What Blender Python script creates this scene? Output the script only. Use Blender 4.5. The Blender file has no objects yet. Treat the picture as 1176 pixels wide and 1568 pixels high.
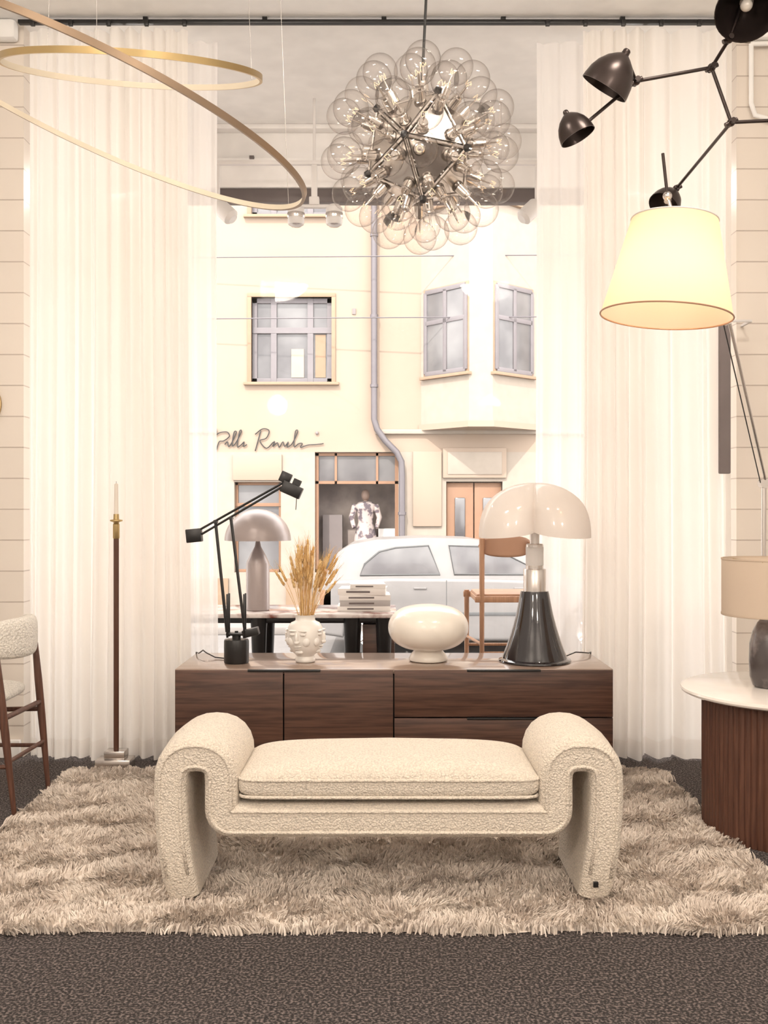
import bpy, bmesh, math, random
import numpy as np
from mathutils import Vector, Matrix
random.seed(4)
rng = np.random.default_rng(4)
SC = bpy.context.scene
COL = SC.collection
pi = math.pi

# ------------------------------------------------------------ materials
def newmat(name):
    m = bpy.data.materials.new(name); m.use_nodes = True
    nt = m.node_tree
    return m, nt, nt.nodes["Principled BSDF"]

def pmat(name, col, rough=.5, metal=0., bump=None, var=None, emis=None, coat=0., sheen=0., stretch=(1,1,1)):
    m, nt, b = newmat(name)
    b.inputs["Base Color"].default_value = (*col, 1)
    b.inputs["Roughness"].default_value = rough
    b.inputs["Metallic"].default_value = metal
    b.inputs["Coat Weight"].default_value = coat
    b.inputs["Sheen Weight"].default_value = sheen
    if emis:
        b.inputs["Emission Color"].default_value = (*emis[0], 1)
        b.inputs["Emission Strength"].default_value = emis[1]
    tc = nt.nodes.new("ShaderNodeTexCoord"); mp = nt.nodes.new("ShaderNodeMapping")
    mp.inputs["Scale"].default_value = stretch
    nt.links.new(tc.outputs["Object"], mp.inputs["Vector"])
    if var is None:
        var = (6, tuple(c*.93 for c in col), 2)
    n = nt.nodes.new("ShaderNodeTexNoise"); n.inputs["Scale"].default_value = var[0]
    n.inputs["Detail"].default_value = var[2] if len(var) > 2 else 4
    nt.links.new(mp.outputs[0], n.inputs["Vector"])
    r = nt.nodes.new("ShaderNodeValToRGB")
    lo, hi = (var[3] if len(var) > 3 else (.35, .65))
    r.color_ramp.elements[0].position = lo; r.color_ramp.elements[1].position = hi
    r.color_ramp.elements[0].color = (*col, 1); r.color_ramp.elements[1].color = (*var[1], 1)
    nt.links.new(n.outputs["Fac"], r.inputs["Fac"])
    nt.links.new(r.outputs["Color"], b.inputs["Base Color"])
    if bump:
        kind, sc, st, dist = bump
        if kind == 'v':
            t = nt.nodes.new("ShaderNodeTexVoronoi"); out = "Distance"
        else:
            t = nt.nodes.new("ShaderNodeTexNoise"); t.inputs["Detail"].default_value = 3; out = "Fac"
        t.inputs["Scale"].default_value = sc
        nt.links.new(mp.outputs[0], t.inputs["Vector"])
        bp = nt.nodes.new("ShaderNodeBump"); bp.inputs["Strength"].default_value = st
        bp.inputs["Distance"].default_value = dist
        if kind == 'v': bp.invert = True
        nt.links.new(t.outputs[out], bp.inputs["Height"])
        nt.links.new(bp.outputs[0], b.inputs["Normal"])
    return m

def boucle(name, col, sc=150):
    m, nt, b = newmat(name)
    b.inputs["Roughness"].default_value = .95
    b.inputs["Sheen Weight"].default_value = .15
    tc = nt.nodes.new("ShaderNodeTexCoord")
    nz = nt.nodes.new("ShaderNodeTexNoise"); nz.inputs["Scale"].default_value = sc*.5
    mx = nt.nodes.new("ShaderNodeVectorMath"); mx.operation = 'MULTIPLY_ADD'
    mx.inputs[1].default_value = (.012, .012, .012)
    nt.links.new(tc.outputs["Object"], nz.inputs["Vector"])
    nt.links.new(nz.outputs["Color"], mx.inputs[0]); nt.links.new(tc.outputs["Object"], mx.inputs[2])
    v = nt.nodes.new("ShaderNodeTexVoronoi"); v.inputs["Scale"].default_value = sc
    nt.links.new(mx.outputs[0], v.inputs["Vector"])
    r = nt.nodes.new("ShaderNodeValToRGB")
    r.color_ramp.elements[0].color = (*col, 1); r.color_ramp.elements[1].color = (*[c*.78 for c in col], 1)
    r.color_ramp.elements[0].position = .25; r.color_ramp.elements[1].position = .8
    nt.links.new(v.outputs["Distance"], r.inputs["Fac"]); nt.links.new(r.outputs[0], b.inputs["Base Color"])
    bp = nt.nodes.new("ShaderNodeBump"); bp.invert = True
    bp.inputs["Strength"].default_value = .75; bp.inputs["Distance"].default_value = .006
    nt.links.new(v.outputs["Distance"], bp.inputs["Height"]); nt.links.new(bp.outputs[0], b.inputs["Normal"])
    return m

def thin_glass(name, tint=(.97, .97, .97), edge=(.6, .58, .56), power=3., refl=.35, base=.04):
    m, nt, b = newmat(name); nt.nodes.remove(b)
    out = nt.nodes["Material Output"]
    lw = nt.nodes.new("ShaderNodeLayerWeight"); lw.inputs["Blend"].default_value = .5
    pw = nt.nodes.new("ShaderNodeMath"); pw.operation = 'POWER'; pw.inputs[1].default_value = power
    nt.links.new(lw.outputs["Facing"], pw.inputs[0])
    mc = nt.nodes.new("ShaderNodeMix"); mc.data_type = 'RGBA'
    mc.inputs[6].default_value = (*tint, 1); mc.inputs[7].default_value = (*edge, 1)
    nt.links.new(pw.outputs[0], mc.inputs[0])
    tr = nt.nodes.new("ShaderNodeBsdfTransparent"); nt.links.new(mc.outputs[2], tr.inputs[0])
    gl = nt.nodes.new("ShaderNodeBsdfGlossy"); gl.inputs["Roughness"].default_value = .03
    ma = nt.nodes.new("ShaderNodeMath"); ma.operation = 'MULTIPLY_ADD'; ma.inputs[1].default_value = refl; ma.inputs[2].default_value = base
    nt.links.new(pw.outputs[0], ma.inputs[0])
    mx = nt.nodes.new("ShaderNodeMixShader")
    nt.links.new(ma.outputs[0], mx.inputs[0])
    nt.links.new(tr.outputs[0], mx.inputs[1]); nt.links.new(gl.outputs[0], mx.inputs[2])
    nt.links.new(mx.outputs[0], out.inputs[0])
    return m

def cloth(name, col, transl=.5, transp=.15, tcol=None, gloss=0.):
    m, nt, b = newmat(name); nt.nodes.remove(b)
    out = nt.nodes["Material Output"]
    tc = nt.nodes.new("ShaderNodeTexCoord")
    n = nt.nodes.new("ShaderNodeTexNoise"); n.inputs["Scale"].default_value = 400
    nt.links.new(tc.outputs["Object"], n.inputs["Vector"])
    r = nt.nodes.new("ShaderNodeValToRGB")
    r.color_ramp.elements[0].color = (*[c*.94 for c in col], 1); r.color_ramp.elements[1].color = (*col, 1)
    nt.links.new(n.outputs["Fac"], r.inputs[0])
    d = nt.nodes.new("ShaderNodeBsdfDiffuse"); nt.links.new(r.outputs[0], d.inputs[0])
    t = nt.nodes.new("ShaderNodeBsdfTranslucent"); t.inputs[0].default_value = (*(tcol or col), 1)
    a = nt.nodes.new("ShaderNodeMixShader"); a.inputs[0].default_value = transl
    nt.links.new(d.outputs[0], a.inputs[1]); nt.links.new(t.outputs[0], a.inputs[2])
    if transp > 0:
        tp = nt.nodes.new("ShaderNodeBsdfTransparent")
        c = nt.nodes.new("ShaderNodeMixShader"); c.inputs[0].default_value = transp
        nt.links.new(a.outputs[0], c.inputs[1]); nt.links.new(tp.outputs[0], c.inputs[2])
        a = c
    if gloss > 0:
        gl = nt.nodes.new("ShaderNodeBsdfGlossy"); gl.inputs["Roughness"].default_value = .12
        c = nt.nodes.new("ShaderNodeMixShader"); c.inputs[0].default_value = gloss
        nt.links.new(a.outputs[0], c.inputs[1]); nt.links.new(gl.outputs[0], c.inputs[2])
        a = c
    nt.links.new(a.outputs[0], out.inputs[0])
    return m

def blockwall(name, col, mortar):
    m, nt, b = newmat(name)
    b.inputs["Roughness"].default_value = .4
    tc = nt.nodes.new("ShaderNodeTexCoord"); sp = nt.nodes.new("ShaderNodeSeparateXYZ")
    cb = nt.nodes.new("ShaderNodeCombineXYZ")
    nt.links.new(tc.outputs["Object"], sp.inputs[0])
    nt.links.new(sp.outputs["X"], cb.inputs["X"]); nt.links.new(sp.outputs["Z"], cb.inputs["Y"])
    br = nt.nodes.new("ShaderNodeTexBrick")
    br.inputs["Color1"].default_value = (*col, 1); br.inputs["Color2"].default_value = (*[c*.97 for c in col], 1)
    br.inputs["Mortar"].default_value = (*mortar, 1)
    br.inputs["Scale"].default_value = 1; br.inputs["Mortar Size"].default_value = .003
    br.inputs["Brick Width"].default_value = .85; br.inputs["Row Height"].default_value = .158
    nt.links.new(cb.outputs[0], br.inputs["Vector"])
    nt.links.new(br.outputs["Color"], b.inputs["Base Color"])
    bp = nt.nodes.new("ShaderNodeBump"); bp.invert = True; bp.inputs["Distance"].default_value = .003
    nt.links.new(br.outputs["Fac"], bp.inputs["Height"]); nt.links.new(bp.outputs[0], b.inputs["Normal"])
    return m

M = {}
M['boucle'] = boucle("cream_boucle", (.86, .765, .645))
M['boucle2'] = boucle("ivory_boucle", (.82, .77, .69), 110)
M['rug'] = pmat("shag_wool", (.86, .77, .68), .95, var=(5, (.66, .565, .485), 6), sheen=.1)
M['carpet'] = pmat("loop_carpet", (.028, .023, .022), .95, bump=('v', 120, 1., .007), var=(125, (.23, .185, .17), 2, (.46, .66)))
M['ceil'] = pmat("ceiling_paint", (.94, .925, .90), .8)
M['plaster'] = pmat("white_plaster", (.92, .90, .88), .8)
M['block'] = blockwall("glazed_block", (.79, .715, .635), (.54, .46, .40))
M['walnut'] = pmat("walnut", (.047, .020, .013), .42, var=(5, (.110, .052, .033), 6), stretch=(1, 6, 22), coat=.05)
M['walnut_top_reflection'] = pmat("walnut_top_reflection", (.27, .185, .14), .3, var=(5, (.34, .245, .19), 6), stretch=(1, 20, 20), coat=.7)  # window reflection put into the colour, much paler than the walnut fronts
M['walnut_v'] = pmat("walnut_vertical", (.082, .033, .021), .45, var=(5, (.14, .06, .037), 6), stretch=(22, 22, 1.2), coat=.05)
M['teak'] = pmat("oiled_teak", (.36, .19, .11), .45, var=(5, (.48, .27, .16), 5), stretch=(20, 20, 1))
M['tan'] = pmat("tan_leather", (.44, .25, .16), .5)
M['black'] = pmat("black_metal", (.012, .011, .011), .35)
M['blackgloss'] = pmat("black_lacquer", (.010, .007, .010), .08, coat=.7)
M['bronze'] = pmat("dark_bronze", (.05, .036, .032), .3, .6)
M['steel'] = pmat("brushed_steel", (.66, .62, .59), .25, 1)
M['chrome'] = pmat("polished_aluminium", (.84, .80, .76), .22, 1)
M['socket'] = pmat("socket_metal", (.22, .19, .17), .25, .8)
M['brass'] = pmat("satin_brass", (.50, .37, .18), .35, 1)
M['ringmetal'] = pmat("bronze_ring_metal", (.28, .20, .135), .4, .7)
M['ringlight'] = pmat("ring_diffuser", (.6, .52, .40), .5, emis=((1, .86, .6), .05))
M['opal'] = pmat("opal_glass", (.85, .79, .71), .25, coat=.4)
M['opalshade'] = cloth("opal_acrylic", (.88, .82, .77), .30, 0, (1, .93, .88), .06)
M['white'] = pmat("white_ceramic", (.82, .78, .73), .3, coat=.3)
M['greylamp'] = pmat("taupe_metal", (.36, .31, .30), .35, .3)
M['wheat'] = pmat("dried_wheat", (.66, .40, .15), .8, var=(40, (.80, .58, .30), 3))
M['marblew'] = pmat("white_marble", (.84, .79, .74), .12, var=(3, (.72, .64, .59), 8, (.5, .8)), coat=.4)
M['marbler'] = pmat("veined_marble", (.74, .68, .65), .15, var=(7, (.22, .07, .05), 8, (.45, .6)), coat=.3)
M['marbled'] = pmat("grey_marble", (.075, .062, .06), .25, var=(9, (.32, .27, .26), 9, (.5, .75)), coat=.3)
M['linen'] = cloth("linen_shade", (.73, .615, .50), .35, 0)
M['parch'] = cloth("parchment_shade", (.74, .66, .54), .58, 0, (1, .85, .67))
M['curtain'] = cloth("curtain_voile", (.95, .92, .875), .58, .02, (1., .97, .935))
M['hem'] = cloth("curtain_hem", (.90, .86, .81), .36, 0, (1., .96, .92))
M['sheer'] = cloth("curtain_sheer", (.95, .925, .90), .58, .20, (1., .97, .95))
M['globe'] = thin_glass("clear_bulb_glass", (.992, .985, .98), (.60, .56, .54), 3.0, .40, .03)
M['pane'] = thin_glass("window_pane", (.99, .99, .99), (.9, .9, .9), 4, .5, .02)
M['fil'] = pmat("bulb_filament", (.9, .7, .4), .5, emis=((1, .75, .5), 1.2))
M['bulb'] = pmat("lit_bulb", (1, .9, .8), .5, emis=((1, .75, .45), 12))
M['candle'] = pmat("candle_wax", (.80, .73, .64), .5)
M['leather'] = pmat("brown_leather", (.09, .034, .018), .45)
M['paper'] = pmat("book_paper", (.78, .74, .71), .6)
M['paperg'] = pmat("book_cover_grey", (.42, .39, .38), .5)
M['frame'] = pmat("window_frame_grey", (.15, .125, .12), .5)
M['mirror'] = pmat("mirror_glass", (.85, .83, .8), .03, 1)
# outside
M['fac'] = pmat("render_peach", (.262, .203, .156), .9, var=(.7, (.250, .190, .145), 4))
M['facw'] = pmat("render_cream", (.270, .228, .188), .9)
M['trimf'] = pmat("facade_trim", (.230, .158, .105), .9)
M['winf'] = pmat("window_frame_paint", (.135, .12, .125), .6)
M['wing'] = pmat("facade_glass", (.075, .07, .073), .2, var=(1.2, (.15, .145, .145), 3))
M['inner'] = pmat("shop_interior", (.38, .32, .28), .9, var=(2, (.20, .165, .155), 4))
M['orange'] = pmat("orange_wood", (.20, .105, .058), .6)
M['pipe'] = pmat("zinc_pipe", (.11, .098, .105), .5, .2)
M['asphalt'] = pmat("asphalt", (.17, .16, .155), .9, bump=('n', 60, .4, .01))
M['pave'] = pmat("pavement", (.21, .19, .175), .9)
M['carp'] = pmat("car_paint", (.165, .155, .15), .45, coat=.15)
M['carg'] = pmat("car_glass", (.065, .06, .063), .15, coat=.3, var=(2.5, (.12, .115, .115), 2))
M['rubber'] = pmat("tyre_rubber", (.045, .045, .045), .8)
M['plastic'] = pmat("dark_plastic", (.08, .08, .08), .6)
M['dress'] = pmat("patterned_dress", (.34, .28, .26), .9, var=(9, (.09, .07, .08), 3, (.48, .56)))
M['skin'] = pmat("mannequin_beige", (.20, .135, .105), .6)
M['lightwhite'] = pmat("white_enamel", (.74, .71, .69), .4)
M['greyp'] = pmat("grey_cloth", (.22, .185, .18), .8)

# ------------------------------------------------------------ mesh builder
def basis(axis, origin):
    z = Vector(axis).normalized()
    q = z.to_track_quat('Z', 'Y')
    return Matrix.Translation(Vector(origin)) @ q.to_matrix().to_4x4()

class MB:
    def __init__(s): s.v = []; s.f = []; s.m = []; s.mats = []
    def mi(s, mat):
        if mat not in s.mats: s.mats.append(mat)
        return s.mats.index(mat)
    def add(s, vs, fs, mat):
        o = len(s.v); i = s.mi(mat)
        s.v += [tuple(v) for v in vs]
        for f in fs: s.f.append(tuple(o+a for a in f)); s.m.append(i)
        return s
    def lathe(s, prof, o=(0, 0, 0), mat=None, axis=(0, 0, 1), seg=40, caps=True, sc=(1, 1)):
        T = basis(axis, o) if tuple(axis) != (0, 0, 1) else Matrix.Translation(Vector(o))
        vs = []; fs = []; n = len(prof)
        for r, z in prof:
            for j in range(seg):
                a = 2*pi*j/seg
                vs.append(T @ Vector((r*math.cos(a)*sc[0], r*math.sin(a)*sc[1], z)))
        for i in range(n-1):
            for j in range(seg):
                k = (j+1) % seg
                fs.append((i*seg+j, i*seg+k, (i+1)*seg+k, (i+1)*seg+j))
        if caps:
            if prof[0][0] > 1e-5: fs.append(tuple(reversed(range(seg))))
            if prof[-1][0] > 1e-5: fs.append(tuple((n-1)*seg+j for j in range(seg)))
        return s.add(vs, fs, mat)
    def cyl(s, a, b, r, mat, r2=None, seg=16):
        a = Vector(a); b = Vector(b); L = (b-a).length
        return s.lathe([(r, 0), (r if r2 is None else r2, L)], a, mat, tuple(b-a), seg)
    def ell(s, c, r, mat, seg=20, rings=12, R=None):
        vs = []; fs = []
        for i in range(rings+1):
            t = pi*i/rings
            for j in range(seg):
                a = 2*pi*j/seg
                p = Vector((r[0]*math.sin(t)*math.cos(a), r[1]*math.sin(t)*math.sin(a), r[2]*math.cos(t)))
                if R is not None: p = R @ p
                vs.append(p+Vector(c))
        for i in range(rings):
            for j in range(seg):
                k = (j+1) % seg
                fs.append((i*seg+j, (i+1)*seg+j, (i+1)*seg+k, i*seg+k))
        return s.add(vs, fs, mat)
    def tube(s, pts, r, mat, seg=10, closed=False, sect=None):
        P = [Vector(p) for p in pts]; n = len(P)
        vs = []; fs = []
        up = None
        for i in range(n):
            if closed: t = (P[(i+1) % n]-P[i-1])
            else: t = P[min(i+1, n-1)]-P[max(i-1, 0)]
            t.normalize()
            if up is None:
                up = Vector((0, 0, 1)) if abs(t.z) < .9 else Vector((0, 1, 0))
            up = (up-t*up.dot(t)).normalized()
            sd = t.cross(up)
            ri = r[i] if hasattr(r, '__len__') else r
            for j in range(seg):
                a = 2*pi*j/seg
                vs.append(P[i]+(sd*math.cos(a)+up*math.sin(a))*ri)
        m = n if closed else n-1
        for i in range(m):
            q = (i+1) % n
            for j in range(seg):
                k = (j+1) % seg
                fs.append((i*seg+j, i*seg+k, q*seg+k, q*seg+j))
        if not closed:
            fs.append(tuple(reversed(range(seg)))); fs.append(tuple((n-1)*seg+j for j in range(seg)))
        return s.add(vs, fs, mat)
    def box(s, c, d, mat, bev=0., R=None, seg=2):
        bm = bmesh.new(); bmesh.ops.create_cube(bm, size=1)
        for v in bm.verts: v.co = Vector((v.co.x*d[0], v.co.y*d[1], v.co.z*d[2]))
        if bev > 0: bmesh.ops.bevel(bm, geom=bm.edges[:], offset=bev, segments=seg, affect='EDGES', profile=.5)
        bm.verts.index_update()
        vs = []
        for v in bm.verts:
            p = v.co.copy()
            if R is not None: p = R @ p
            vs.append(p+Vector(c))
        fs = [tuple(v.index for v in f.verts) for f in bm.faces]
        bm.free()
        return s.add(vs, fs, mat)
    def b2(s, lo, hi, mat, bev=0.):
        return s.box([(a+b)/2 for a, b in zip(lo, hi)], [abs(b-a) for a, b in zip(lo, hi)], mat, bev)
    def build(s, name, parent=None, ang=38, loc=None, flat=False):
        me = bpy.data.meshes.new(name)
        off = Vector(loc) if loc is not None else (parent.location.copy() if parent else Vector((0, 0, 0)))
        me.from_pydata([tuple(Vector(v)-off) for v in s.v], [], s.f)
        for m in s.mats: me.materials.append(m)
        me.polygons.foreach_set("material_index", s.m)
        me.polygons.foreach_set("use_smooth", [not flat]*len(s.f))
        me.update()
        if not flat: me.set_sharp_from_angle(angle=math.radians(ang))
        o = bpy.data.objects.new(name, me); COL.objects.link(o)
        if parent: o.parent = parent
        else: o.location = off
        return o

def group(name, loc=(0, 0, 0)):
    e = bpy.data.objects.new(name, None); e.location = loc; e.empty_display_size = .1
    COL.objects.link(e); return e

def solo(name, mb, loc=(0, 0, 0), **k):
    return mb.build(name, None, loc=loc, **k)

# ============================================================ ROOM
CZ = 3.74
solo("floor", MB().b2((-2.9, -2.6, -.12), (2.9, 6.5, 0), M['carpet']))
solo("ceiling", MB().b2((-3.1, -2.8, CZ), (3.1, 6.6, CZ+.2), M['ceil']))
solo("wall_left", MB().b2((-3.1, -2.8, -.12), (-2.9, 5.0, CZ), M['plaster']))
solo("wall_right", MB().b2((2.9, -2.8, -.12), (3.1, 5.0, CZ), M['plaster']))
solo("wall_rear", MB().b2((-2.9, -2.8, -.12), (2.9, -2.6, CZ), M['plaster']))
solo("wall_front", MB().b2((-3.1, 5.0, 0), (-1.84, 5.22, CZ), M['block']).b2((1.80, 5.0, 0), (3.1, 5.22, CZ), M['block']))
solo("wall_niche", MB().b2((-2.45, 5.22, 0), (-2.3, 6.4, CZ), M['plaster']).b2((2.3, 5.22, 0), (2.45, 6.4, CZ), M['plaster'])
     .b2((-2.45, 6.36, 3.36), (2.45, 6.5, CZ), M['plaster']).b2((-2.45, 6.36, -.6), (2.45, 6.5, .10), M['plaster']))
# shop window
g = group("window_1", (0, 6.42, .1))
mb = MB()
mb.b2((-2.3, 6.38, 3.27), (2.3, 6.46, 3.36), M['frame'], .006).b2((-2.3, 6.38, .10), (2.3, 6.46, .16), M['frame'], .006)
for x in (-2.27, -1.5, 1.5, 2.27): mb.b2((x-.03, 6.39, .16), (x+.03, 6.45, 3.27), M['lightwhite'], .005)
mb.build("window_frame", g)
MB().add([(-2.3, 6.42, .16), (2.3, 6.42, .16), (2.3, 6.42, 3.27), (-2.3, 6.42, 3.27)], [(0, 1, 2, 3)], M['pane']).build("glass", g)
# trims
solo("trim_1", MB().b2((-2.3, 6.30, 3.50), (2.3, 6.36, 3.53), M['plaster'], .005).b2((-2.3, 6.28, CZ-.03), (2.3, 6.36, CZ), M['plaster'], .005))
solo("trim_2", MB().b2((-2.9, 4.93, CZ-.10), (-1.86, 5.0, CZ), M['ceil'], .02).b2((1.82, 4.93, CZ-.10), (2.9, 5.0, CZ), M['ceil'], .02))
solo("baseboard_left", MB().b2((-2.9, 4.97, 0), (-1.85, 5.0, .09), M['plaster'], .005))
solo("baseboard_right", MB().b2((1.81, 4.97, 0), (2.9, 5.0, .09), M['plaster'], .005))
solo("ceiling_pipe", MB().tube([(1.86, 4.96, 3.62), (1.86, 4.96, 3.32), (1.88, 4.96, 3.26), (1.95, 4.96, 3.24), (2.4, 4.96, 3.24)], .012, M['ceil'])
     .tube([(1.86, 4.96, 3.62), (2.5, 4.96, 3.64)], .012, M['ceil']), loc=(1.86, 4.96, 3.3))
# curtain rail
mb = MB().b2((-1.84, 4.915, 3.705), (1.80, 4.945, 3.725), M['black'], .004)
for x in (-1.75, -1.2, -.6, 0, .6, 1.2, 1.72): mb.b2((x-.012, 4.92, 3.722), (x+.012, 4.94, CZ), M['black'])
solo("curtain_rail", mb, (0, 4.93, 3.715))

# curtains
def curtain(x0, x1, yc, mat, period, amp, seed, z0=.012, z1=3.69):
    r = random.Random(seed)
    n = int((x1-x0)/.004); nz = 40
    ph = [0.]
    f = 1/period
    fr = [(r.uniform(.5, 2.2), r.uniform(0, 6.3), r.uniform(.1, .28)) for _ in range(4)]
    for i in range(n):
        x = x0+(x1-x0)*i/n
        m = 1+sum(a*math.sin(x*w*6+p) for w, p, a in fr)
        ph.append(ph[-1]+2*pi*f*max(.45, m)*(x1-x0)/n)
    vs = []; fs = []; fh = []
    for k in range(nz+1):
        t = k/nz; z = z0+(z1-z0)*t
        for i in range(n+1):
            u = i/n; x = x0+(x1-x0)*u
            a = amp*(1.15-.45*t)
            loc = (.65+.35*math.sin(x*9+seed))
            y = yc+a*loc*math.sin(ph[i]+.25*math.sin(z*1.3+seed))+.30*a*math.sin(2.3*ph[i]+1+z*.25)*(1-.3*t)
            xx = x+.35*a*math.cos(ph[i])*.6+.012*math.sin(z*.9+x*5)*(1-t)
            zz = z
            if k == nz: zz = z-.012*(1-abs(math.cos(pi*x/.19)))
            if k == 0: zz = z+.006*math.sin(ph[i]*.5)
            vs.append((xx, y, zz))
    for k in range(nz):
        for i in range(n):
            a = k*(n+1)+i
            (fh if k < 1 else fs).append((a, a+1, a+n+2, a+n+1))
    mb = MB().add(vs, fs, mat)
    i = mb.mi(M['hem'])
    for q in fh: mb.f.append(q); mb.m.append(i)
    return mb
solo("curtain", curtain(-1.80, -1.00, 4.95, M['curtain'], .085, .050, 1), (-1.4, 4.94, 0), ang=180)
solo("curtain", curtain(1.00, 1.76, 4.95, M['curtain'], .088, .050, 2), (1.4, 4.94, 0), ang=180)
solo("sheer_curtain", curtain(-1.22, -.862, 5.085, M['sheer'], .11, .024, 3), (-1, 5.07, 0), ang=180)
solo("sheer_curtain", curtain(.79, 1.26, 5.085, M['sheer'], .11, .024, 5), (1, 5.07, 0), ang=180)
hk = MB()
for x in list(np.arange(-1.76, -.86, .19))+list(np.arange(.82, 1.76, .19)):
    hk.box((x, 4.905, 3.70), (.022, .02, .03), M['black'], .003)
solo("curtain_hooks", hk, (0, 4.905, 3.69))

# ============================================================ RUG
def build_rug():
    X0, X1, Y0, Y1 = -1.50, 1.33, 2.89, 4.72
    nx, ny = 60, 40
    vs = []; fs = []
    def wob(x, y): return .007*math.sin(9*x+3*y)+.006*math.sin(17*x-11*y)
    ins = .018
    for j in range(ny+1):
        for i in range(nx+1):
            x = X0+ins+(X1-X0-2*ins)*i/nx; y = Y0+ins+(Y1-Y0-2*ins)*j/ny
            e = i in (0, nx) or j in (0, ny)
            vs.append((x+wob(y, x), y+wob(x, y), .002 if e else .009))
    for j in range(ny):
        for i in range(nx):
            a = j*(nx+1)+i; fs.append((a, a+1, a+nx+2, a+nx+1))
    g = group("shag_rug", (-.08, 3.8, 0))
    MB().add(vs, fs, M['rug']).build("rug_backing", g, ang=180)
    nc = 26000; ns = 8
    cx = rng.uniform(X0, X1, nc); cy = rng.uniform(Y0, Y1, nc)
    cx += .007*np.sin(9*cy+3*cx); cy += .007*np.sin(9*cx+3*cy)
    def field(x, y, s, sc):
        r2 = np.random.default_rng(s); o = 0
        for _ in range(9):
            k = r2.normal(0, sc, 2); o = o+np.sin(x*k[0]+y*k[1]+r2.uniform(0, 6.3))
        return o/2.2
    dx = .008*field(cx, cy, 1, 24)+rng.normal(0, .004, nc); dy = .008*field(cx, cy, 2, 34)-.003+rng.normal(0, .004, nc)
    h = .029+.0045*field(cx, cy, 3, 36)+rng.normal(0, .0025, nc); h = np.clip(h, .017, .042)
    N = nc*ns
    CX = np.repeat(cx, ns); CY = np.repeat(cy, ns); DX = np.repeat(dx, ns); DY = np.repeat(dy, ns); H = np.repeat(h, ns)
    ox = rng.normal(0, .007, N); oy = rng.normal(0, .007, N)
    ang = rng.uniform(0, pi, N); w = rng.uniform(.0016, .0028, N)
    V = np.zeros((N, 4, 2, 3))
    for k, t in enumerate((0, .4, .75, 1.)):
        conv = 1-.5*t
        px = CX+ox*conv+DX*t**1.6+rng.normal(0, .0012, N)*t; py = CY+oy*conv+DY*t**1.6+rng.normal(0, .0012, N)*t
        pz = .003+H*(t-.22*t*t*1.0)*rng.uniform(.9, 1.1, N)
        ww = w*(1, 1.1, 1., .5)[k]
        for s_, sg in enumerate((-1, 1)):
            V[:, k, s_, 0] = px+sg*ww*np.cos(ang); V[:, k, s_, 1] = py+sg*ww*np.sin(ang); V[:, k, s_, 2] = pz
    V[..., 0] += .08; V[..., 1] -= 3.8
    verts = V.reshape(-1, 3)
    base = (np.arange(N)*8)[:, None, None]
    q = np.array([[0, 1, 3, 2], [2, 3, 5, 4], [4, 5, 7, 6]])[None]
    F = (base+q).reshape(-1, 4)
    me = bpy.data.meshes.new("shag_pile")
    me.vertices.add(len(verts)); me.vertices.foreach_set("co", verts.ravel().astype(np.float32))
    me.loops.add(F.size); me.loops.foreach_set("vertex_index", F.ravel().astype(np.int32))
    me.polygons.add(len(F)); me.polygons.foreach_set("loop_start", (np.arange(len(F))*4).astype(np.int32))
    me.polygons.foreach_set("use_smooth", np.ones(len(F), dtype=bool))
    me.update(calc_edges=True); me.materials.append(M['rug'])
    o = bpy.data.objects.new("shag_pile", me); COL.objects.link(o); o.parent = g
build_rug()

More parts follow.
